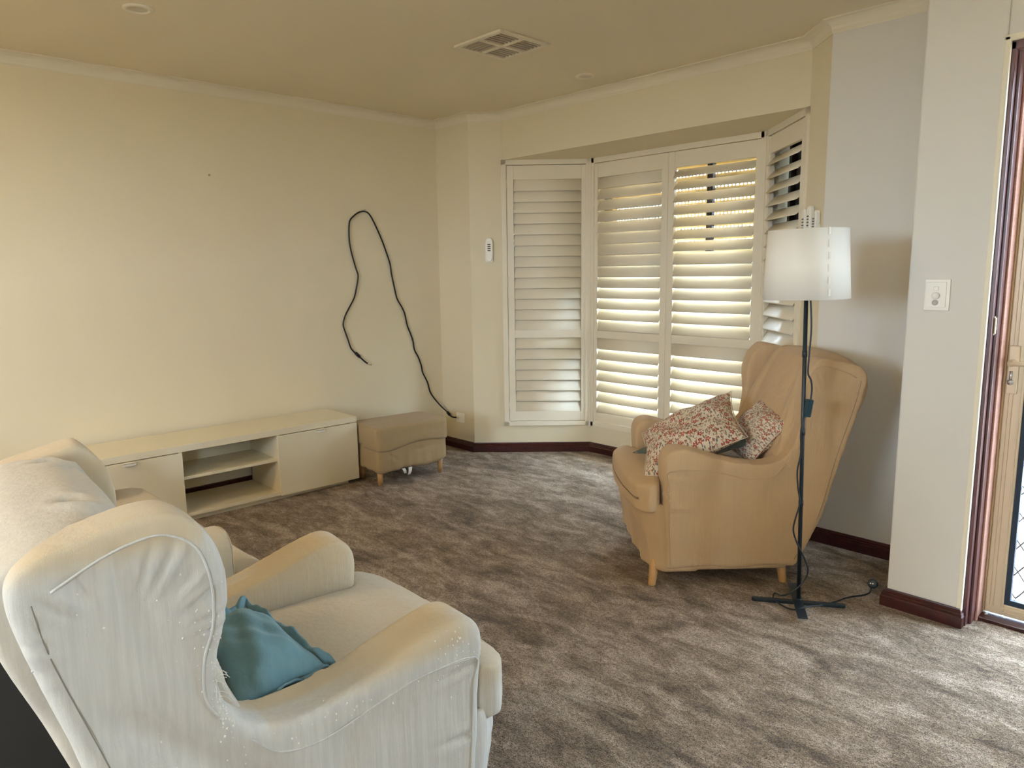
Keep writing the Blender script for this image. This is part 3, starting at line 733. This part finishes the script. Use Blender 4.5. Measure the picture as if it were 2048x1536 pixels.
LC_, LA = (2.875, -.353), math.radians(85.4)
RC_, RA = (2.620, 1.746), math.radians(-132.16)
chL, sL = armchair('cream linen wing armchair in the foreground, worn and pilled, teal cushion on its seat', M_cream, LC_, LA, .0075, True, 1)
chR, sR = armchair('tan wing armchair in front of the bay window behind the floor lamp', M_tan, RC_, RA, .010, False, 0)

# lint and loose threads on the foreground chair's outer side (camera side is its right, s = -1)
def scatter(name, me, s, centres, parent, m, rmin, rmax, flat=.6):
    me.calc_loop_triangles(); T = BVHTree.FromPolygons([v.co[:] for v in me.vertices], [tuple(p.vertices) for p in me.polygons])
    bm = bmesh.new()
    for (cx, cz, sx, sz, n) in centres:
        for _ in range(n):
            x = random.gauss(cx, sx); z = random.gauss(cz, sz); h = T.ray_cast(Vector((x, s*.6, z)), Vector((0, -s, 0)))
            if h[0] is None: continue
            r = random.uniform(rmin, rmax); bmesh.ops.create_icosphere(bm, subdivisions=1, radius=r, matrix=Matrix.Translation(h[0]) @ Matrix.Diagonal((1, flat, 1.3, 1)))
    o = obj(name, bm, m, parent, True); o['kind'] = 'stuff'; return o
sideL = [c for c in chL.children if c.name.startswith('winged_side')][1]
scatter('fabric_pilling', sL[-1], -1, [(-.40, .28, .05, .06, 150), (-.30, .74, .022, .07, 60), (-.38, .45, .08, .1, 40), (.18, .54, .03, .03, 40), (-.05, .50, .15, .012, 40), (-.42, .80, .09, .08, 18), (-.285, .62, .008, .05, 90)], sideL, M_pill, .0007, .0022)
def threads(name, me, s, spots, parent, m):
    T = BVHTree.FromPolygons([v.co[:] for v in me.vertices], [tuple(p.vertices) for p in me.polygons]); bm = bmesh.new()
    for (x, z, n, L) in spots:
        for _ in range(n):
            p = Vector((x+random.gauss(0, .012), s*.36, z+random.gauss(0, .02))); h = T.find_nearest(p); a = h[0]; d = Vector((random.uniform(-.5, 1), s*random.uniform(0, .6), random.uniform(-1, .6))).normalized()
            q = a + h[1]*.004 + d*L*.5; tube(bm, [a, q, q + d*L*.4 + Vector((0, 0, -L*.3))], .0004, 4, 3)
    o = obj(name, bm, m, parent, True); o['kind'] = 'stuff'; return o
threads('loose_threads', sL[-1], -1, [(-.285, .66, 16, .020), (-.28, .60, 8, .014), (.24, .52, 8, .012)], sideL, M_pill)
sideR = [c for c in chR.children if c.name.startswith('winged_side')][0]
threads('loose_threads', sR[1], 1, [(-.545, .52, 8, .03), (-.46, .40, 4, .03), (-.57, .62, 5, .02), (.235, .42, 8, .012), (-.27, .55, 4, .02)], sideR, M_pill)

# ------------------------------------------------------------------ loveseat beside the cream chair
sf = empty('loveseat', (0, 0, 0)); tag(sf, 'low beige loveseat half hidden behind the cream wing armchair', 'sofa')
for cx, hk in ((1.135, .97), (2.215, .955)):
    bm = bmesh.new(); prof = [(p_, z_ if z_ < .2 else z_*hk) for p_, z_ in [(-.07, .10), (-.075, .40), (-.085, .50), (-.075, .56), (-.045, .592), (0, .603), (.045, .592), (.075, .56), (.085, .50), (.075, .40), (.07, .10)]]
    a = [bm.verts.new((cx+p, -1.05, z)) for p, z in prof]; b2 = [bm.verts.new((cx+p, -.275 if cx > 2 else -.32, z)) for p, z in prof]
    for k in range(len(prof)): bm.faces.new((a[k], a[(k+1) % len(prof)], b2[(k+1) % len(prof)], b2[k]))
    bm.faces.new(a); bm.faces.new(b2); me = solid(bm, .012, 4, lambda co, no: co+no*(wob(co, 9)*.002)[:, None])
    o = link('armrest', me, M_beige, sf, True)
    tubeo('seam', on_surface(me, [(cx+p*.93, -.27, .45+(z-.45)*.93) for p, z in prof[1:-1]], .001), .0025, M_beige, o, 6, 4)
bm = bmesh.new(); prism(bm, [(1.21, -.95), (1.21, -.30), (1.04, -.30), (1.04, -.195), (1.08, -.165), (2.26, -.155), (2.30, -.185), (2.30, -.27), (2.13, -.27), (2.13, -.95)], .30, .425)
me = solid(bm, .012, 7, lambda co, no: co + np.stack([0*co[:, 0], 0*co[:, 0], .012*(co[:, 2] > .38)*np.exp(-((co[:, 1]+.5)/.3)**2)], 1)); link('seat_cushion', me, M_beige, sf, True)
boxo('base', 1.01, 2.28, -1.1, -.21, .09, .31, M_beige, sf, .02)
bm = bmesh.new(); box(bm, 1.0, 2.29, -1.15, -.92, .10, .66); me = solid(bm, .015, 6); link('backrest', me, M_beige, sf, True)
for x in (1.06, 2.23):
    for y in (-.27, -1.05):
        bm = bmesh.new(); lathe(bm, [(.018, 0), (.024, .10)], 14, (x, y, 0)); obj('leg', bm, M_leg, sf, True)

bx_ = empty('gap_box', (2.365, -1.02, 0)); tag(bx_, 'plain dark box shape filling the gap between loveseat and cream armchair', 'box')  # plain dark box shape filling the gap; its identity is a guess
boxo('box_body', -.045, .045, -.42, .38, .03, .50, mat('charcoal_dark', (.035, .033, .030), .9), bx_, .006)
boxo('box_base_shade', -.035, .035, -.40, .36, 0, .03, M_dark, bx_)  # black base paints the shadow underneath
# ------------------------------------------------------------------ footstool
fs_ = empty('footstool', (.482, 1.581, 0), math.radians(-4)); tag(fs_, 'tan slipcovered footstool with birch legs beside the television bench', 'footstool')
def rrect(hx, hy, r, n=5):
    P = []
    for (cx, cy, a0) in ((hx-r, hy-r, 0), (-hx+r, hy-r, PI/2), (-hx+r, -hy+r, PI), (hx-r, -hy+r, 1.5*PI)):
        for k in range(n+1): a = a0+PI/2*k/n; P.append((cx+r*math.cos(a), cy+r*math.sin(a)))
    return P
bm = bmesh.new(); prism(bm, rrect(.178, .272, .05), .245, .372)
def f1(co, no):
    x, y, z = co.T; sag = -.018*np.exp(-((y+.17)/.12)**2)*(z < .29)*(x > 0) + .010*np.sin(y*11+1)*(z < .29)*(x > 0)
    co = np.stack([x*(1+.02*(z < .3)), y, z + sag + .008*(1-(x/.18)**2)*(1-(y/.28)**2)*(z > .33)], 1); co = co+no*(wob(co, 9)*.002)[:, None]
    return crease(co, no, (.17, -.15, .355), (.15, .2, .362), .003, .008)
link('cushion', solid(bm, .0095, 9, f1), M_tan2, fs_, True)
bm = bmesh.new(); prism(bm, rrect(.170, .264, .045), .088, .262)
def f2(co, no):
    x, y, z = co.T; ang = np.arctan2(y, x); q = sst(-z, -.25, -.09)
    co = np.stack([x*(1+.015*q), y*(1+.012*q), z + q*.006*np.sin(y*20+x*15) + .012*(x > .1)*q*sst(y, .0, .27)], 1)
    co = co + no*((np.sin(ang*17)*.003*q + wob(co, 12)*.0022))[:, None]
    co = crease(co, no, (.17, -.18, .235), (.17, -.175, .12), .004, .008)
    co = crease(co, no, (.17, -.20, .21), (.17, -.10, .14), .004, .010)
    return crease(co, no, (.17, .0, .2), (.17, .2, .215), .004, .012)
link('skirt', solid(bm, .0095, 6, f2), M_tan2, fs_, True)
for sx in (1, -1):
    for sy_ in (1, -1):
        bm = bmesh.new(); lathe(bm, [(.014, 0), (.021, .105)], 16, (sx*.118, sy_*.225, 0)); obj('leg', bm, M_leg, fs_, True)
M_tagw = mat('care_label_white', (.62, .60, .55), .8); t = NT(M_tagw)
for (y, rz, w_, h_) in ((-.085, .5, .024, .034), (-.035, -.4, .028, .046)):
    bm = bmesh.new(); n = 5; rows = []
    for k in range(n):
        q = k/(n-1); rows.append([bm.verts.new((.170+.006*math.sin(q*3), y+s_*w_/2*(1-.3*q)+.012*q*math.copysign(1, rz), .094-h_*q)) for s_ in (-1, 1)])
    for a, c in zip(rows, rows[1:]): bm.faces.new((a[0], a[1], c[1], c[0]))
    o = obj('care_label', bm, M_tagw, fs_); sm = o.modifiers.new('s', 'SOLIDIFY'); sm.thickness = .0006; o['label'] = 'white fabric care label'

# ------------------------------------------------------------------ cushions
def pillow(name, label, m, c4, thick, group=None, hem=0., seed=0, n=26, sag=0.):
    """c4: the four corners in order round the cushion (world)"""
    c4 = [Vector(c) for c in c4]; cen = sum(c4, Vector())/4
    nrm = (c4[2]-c4[0]).cross(c4[3]-c4[1]).normalized()
    if nrm.z < 0: nrm = -nrm
    root_loc = cen
    rr = random.Random(seed); ph = [rr.uniform(0, 6) for _ in range(8)]
    bm = bmesh.new(); uvl = bm.loops.layers.uv.new('UVMap'); lay = {}
    ext = 1.0
    for sgn in (1, -1):
        for i in range(n+1):
            for j in range(n+1):
                u, v = i/n, j/n
                if sgn == -1 and (i in (0, n) or j in (0, n)): lay[(sgn, i, j)] = lay[(1, i, j)]; continue
                # pincushion outline: sides bow inwards between pointed corners
                uu = u + (.5-u)*.10*(math.sin(PI*v))*abs(2*u-1)**1.5; vv = v + (.5-v)*.10*(math.sin(PI*u))*abs(2*v-1)**1.5
                p = c4[0]*(1-uu)*(1-vv) + c4[1]*uu*(1-vv) + c4[2]*uu*vv + c4[3]*(1-uu)*vv
                a = max(0, 1-abs(2*u-1)**2.3)**.62; b = max(0, 1-abs(2*v-1)**2.3)**.62
                h = thick/2*a*b
                wr = (math.sin(u*13+v*7+ph[0])*.5 + math.sin(v*19-u*9+ph[1])*.35 + math.sin((u+v)*23+ph[2])*.25)*.010*thick/.14*(a*b)**.5
                edge = min(u, 1-u, v, 1-v)
                wr += .004*math.sin((u if min(v, 1-v) < min(u, 1-u) else v)*42+ph[3])*math.exp(-edge/.05)
                p = p + nrm*(sgn*h + wr) - Vector((0, 0, sag*a*b))
                lay[(sgn, i, j)] = bm.verts.new(p-root_loc)
        for i in range(n):
            for j in range(n):
                q = [lay[(sgn, i, j)], lay[(sgn, i+1, j)], lay[(sgn, i+1, j+1)], lay[(sgn, i, j+1)]]
                ids = [(i, j), (i+1, j), (i+1, j+1), (i, j+1)]
                if sgn == -1: q = q[::-1]; ids = ids[::-1]
                f = bm.faces.new(q)
                for l, (a_, b2_) in zip(f.loops, ids): l[uvl].uv = (a_/n + (0 if sgn == 1 else 1.3), b2_/n)
    me = bpy.data.meshes.new(name); bm.normal_update(); bm.to_mesh(me); bm.free()
    root = empty(name, root_loc); tag(root, label, 'cushion', group)
    body = link('cushion_cover', me, m, root, True)
    s = body.modifiers.new('s', 'SUBSURF'); s.levels = 1; s.render_levels = 1
    # stitched edge
    P = []
    for k in range(4*24):
        e, q = divmod(k, 24); q /= 24; a, b = c4[e], c4[(e+1) % 4]; p = a.lerp(b, q); mid = (cen-p)
        P.append(p + (cen-(a+b)/2)*.10*math.sin(PI*q) - cen)
    P.append(P[0])
    if hem:
        # doubled ruffled hem
        bm = bmesh.new(); prev = None
        for k, p in enumerate(P):
            out_ = p.normalized(); ru = nrm*(.009*math.sin(k*.85+seed)+.006*math.sin(k*2.1)); a = bm.verts.new(p*.975); b = bm.verts.new(p + out_*hem*.75 + nrm*hem*.7 + ru)
            if prev: bm.faces.new((prev[0], a, b, prev[1]))
            prev = (a, b)
        o = obj('ruffled_hem', bm, m, root, True); so = o.modifiers.new('s', 'SOLIDIFY'); so.thickness = .006; su = o.modifiers.new('q', 'SUBSURF'); su.levels = 1; su.render_levels = 1
    else:
        bm = bmesh.new(); tube(bm, P, .0022, 6, 0); obj('seam', bm, m, root, True)
    return root
def w_of(o, a, p):
    return (o[0]+math.cos(a)*p[0]-math.sin(a)*p[1], o[1]+math.sin(a)*p[0]+math.cos(a)*p[1], p[2])
RL = lambda *p: w_of(RC_, RA, p)
LL = lambda *p: w_of(LC_, LA, p)
pillow('floral_cushion', 'upright floral cushion leaning on the back of the tan armchair, behind the larger one', M_flor, [RL(-.30, .265, .685), RL(-.33, -.10, .735), RL(-.12, -.15, .50), RL(-.15, .215, .49)], .12, 'floral cushions on the tan armchair', seed=4)
pillow('grey_cushion', 'grey-green cushion mostly hidden under the large floral cushion', M_green, [RL(.31, -.0, .50), RL(-.03, -.21, .60), RL(-.245, .15, .585), RL(.09, .21, .51)], .07, seed=2)
pillow('floral_cushion', 'large floral cushion lying tilted over the seat and arm of the tan armchair', M_flor, [RL(-.17, -.12, .755), RL(-.13, .235, .620), RL(.325, .265, .43), RL(.235, -.17, .55)], .17, 'floral cushions on the tan armchair', seed=1)
pillow('teal_cushion', 'teal cushion with ruffled hem on the cream armchair', M_teal, [LL(-.11, .06, .575), LL(-.03, -.215, .515), LL(-.235, -.235, .50), LL(-.265, .0, .565)], .15, hem=.026, seed=3)

# ------------------------------------------------------------------ floor lamp
lx, ly_ = 3.167, 1.605
lamp = empty('floor_lamp', (lx, ly_, 0)); tag(lamp, 'black floor lamp with white drum shade in front of the tan armchair', 'lamp')
def L_(x, y, z=0.): return (x-lx, y-ly_, z)
def bar(name, A, B, w_, z0, z1, roundend=False):
    A = Vector(A[:2]); B = Vector(B[:2]); d = (B-A).normalized(); nn = Vector((-d.y, d.x))*w_/2
    bm = bmesh.new()
    if roundend:
        pts = [A+nn] + [A + Matrix.Rotation(a, 2)@nn for a in [PI*k/6 for k in range(1, 6)]] + [A-nn, B-nn] + [B - Matrix.Rotation(a, 2)@nn for a in [PI*k/6 for k in range(1, 6)]] + [B+nn]
    else: pts = [A+nn, A-nn, B-nn, B+nn]
    prism(bm, [(p.x, p.y) for p in pts], z0, z1); return obj(name, bm, M_iron, lamp, bevel=.001)
bar('foot', L_(3.030, 1.508), L_(3.306, 1.690), .022, .001, .013, True)
bar('foot', L_(3.080, 1.735), L_(3.250, 1.465), .036, .013, .017)
bm = bmesh.new(); lathe(bm, [(.014, .015), (.014, .021), (.011, .023)], 18); obj('foot_boss', bm, M_iron, lamp, True)
top = Vector((-.024, -.022, 1.42)); at_ = lambda z: Vector((top.x*z/1.42, top.y*z/1.42, z))
tubeo('pole', [at_(.015), at_(1.30)], .0078, M_iron, lamp, 14, 0)
for z in (.70, .415, 1.0): tubeo('pole_collar', [at_(z-.012), at_(z+.012)], .0092, M_iron, lamp, 14, 0)
rd = Vector((.731, .68, 0)); td = Vector((.68, -.731, 0))
sh = bmesh.new(); n = 64; tc = at_(1.335)
prof = [(.1535, -.128), (.1395, .124)]; tilt = Matrix.Rotation(math.radians(.8), 3, td)
rings = []
for r, h in prof:
    rings.append([sh.verts.new(tc + tilt @ Vector((r*math.cos(2*PI*k/n), r*math.sin(2*PI*k/n), h))) for k in range(n)])
for k in range(n): sh.faces.new((rings[0][k], rings[0][(k+1) % n], rings[1][(k+1) % n], rings[1][k]))
so = obj('lamp_shade', sh, M_shade, lamp, True); md = so.modifiers.new('s', 'SOLIDIFY'); md.thickness = .0012
# tabbed paper seam
a0 = math.atan2(-.60, .80)
for k in range(6):
    z = -.115 + k*.043
    def sp(a, z): r = .1535-(z+.128)/.252*.014+.0009; return tc + tilt @ Vector((r*math.cos(a), r*math.sin(a), z))
    bm = bmesh.new(); q = [bm.verts.new(sp(a0, z)), bm.verts.new(sp(a0+.045, z+.002)), bm.verts.new(sp(a0+.045, z+.024)), bm.verts.new(sp(a0, z+.026))]
    q2 = [bm.verts.new(v.co + Vector((.0008*math.cos(a0), .0008*math.sin(a0), 0))) for v in q]
    bm.faces.new(q[::-1]); bm.faces.new(q2)
    for j in range(4): bm.faces.new((q[j], q[(j+1) % 4], q2[(j+1) % 4], q2[j]))
    obj('shade_tab', bm, M_shade, so)
for h, r in ((-.11, .150), (.115, .139)):
    bm = bmesh.new()
    for k in range(3):
        a = 2*PI*k/3+.4; tube(bm, [tc + Vector((.01*math.cos(a), .01*math.sin(a), h if h < 0 else h)), tc + tilt @ Vector((r*math.cos(a), r*math.sin(a), h))], .0015, 6, 0)
    obj('shade_spider', bm, M_plas, lamp)
bm = bmesh.new(); lathe(bm, [(.018, 0), (.020, .06), (.016, .065)], 18, at_(1.21)); obj('bulb_holder', bm, M_iron, lamp, True)
bm = bmesh.new(); bmesh.ops.create_uvsphere(bm, u_segments=18, v_segments=12, radius=.028, matrix=Matrix.Translation(at_(1.315))); obj('bulb', bm, M_plas, lamp, True)
# flex: down beside the pole, round the foot, out to the plug near the pier
cw = lambda z, a, b=.0: at_(z) + rd*a + td*(.012+b)
flex = [cw(1.21, .012), cw(1.10, .018), cw(1.0, .013), cw(.93, .010), cw(.90, .022), cw(.86, .026), cw(.80, .018), cw(.76, .004), cw(.70, -.010), cw(.62, -.008), cw(.55, -.020), cw(.48, -.016), cw(.42, -.008),
        cw(.36, -.022), cw(.31, -.030), cw(.26, -.016), cw(.19, .016), cw(.145, .030), cw(.10, .016), cw(.06, -.02), Vector(L_(3.120, 1.565, .030)), Vector(L_(3.076, 1.590, .018)), Vector(L_(3.085, 1.560, .008)), Vector(L_(3.13, 1.53, .007)),
        Vector(L_(3.19, 1.515, .012)), Vector(L_(3.225, 1.56, .022)), Vector(L_(3.240, 1.62, .010)), Vector(L_(3.270, 1.70, .008)), Vector(L_(3.285, 1.764, .007)), Vector(L_(3.305, 1.81, .007)), Vector(L_(3.324, 1.84, .007)), Vector(L_(3.335, 1.885, .008)), Vector(L_(3.325, 1.925, .012))]
tubeo('flex', flex, .0034, M_iron, lamp, 7, 5)
sw_ = bmesh.new(); box(sw_, -.013, .013, -.010, .010, -.034, .034); o = obj('inline_switch', sw_, mat('switch_teal_black', (.010, .035, .050), .35), lamp, bevel=.004)
o.location = cw(.795, .012, .008); o.rotation_euler = (math.radians(3), math.radians(7), yw)
pl = bmesh.new(); lathe(pl, [(.010, -.020), (.017, -.012), (.019, .0), (.019, .018), (.016, .020)], 20)
po = obj('plug', pl, M_iron, lamp, True); po.location = L_(3.326, 1.945, .024); po.rotation_euler = (math.radians(70), 0, math.radians(8))
bm = bmesh.new(); box(bm, -.006, -.003, -.001, .001, .02, .036); box(bm, .003, .006, -.001, .001, .02, .036); o = obj('plug_pin', bm, M_chrome, po)

for o in list(bpy.data.objects):
    if o.type == 'MESH' and o.name.startswith('tmp'): bpy.data.objects.remove(o)
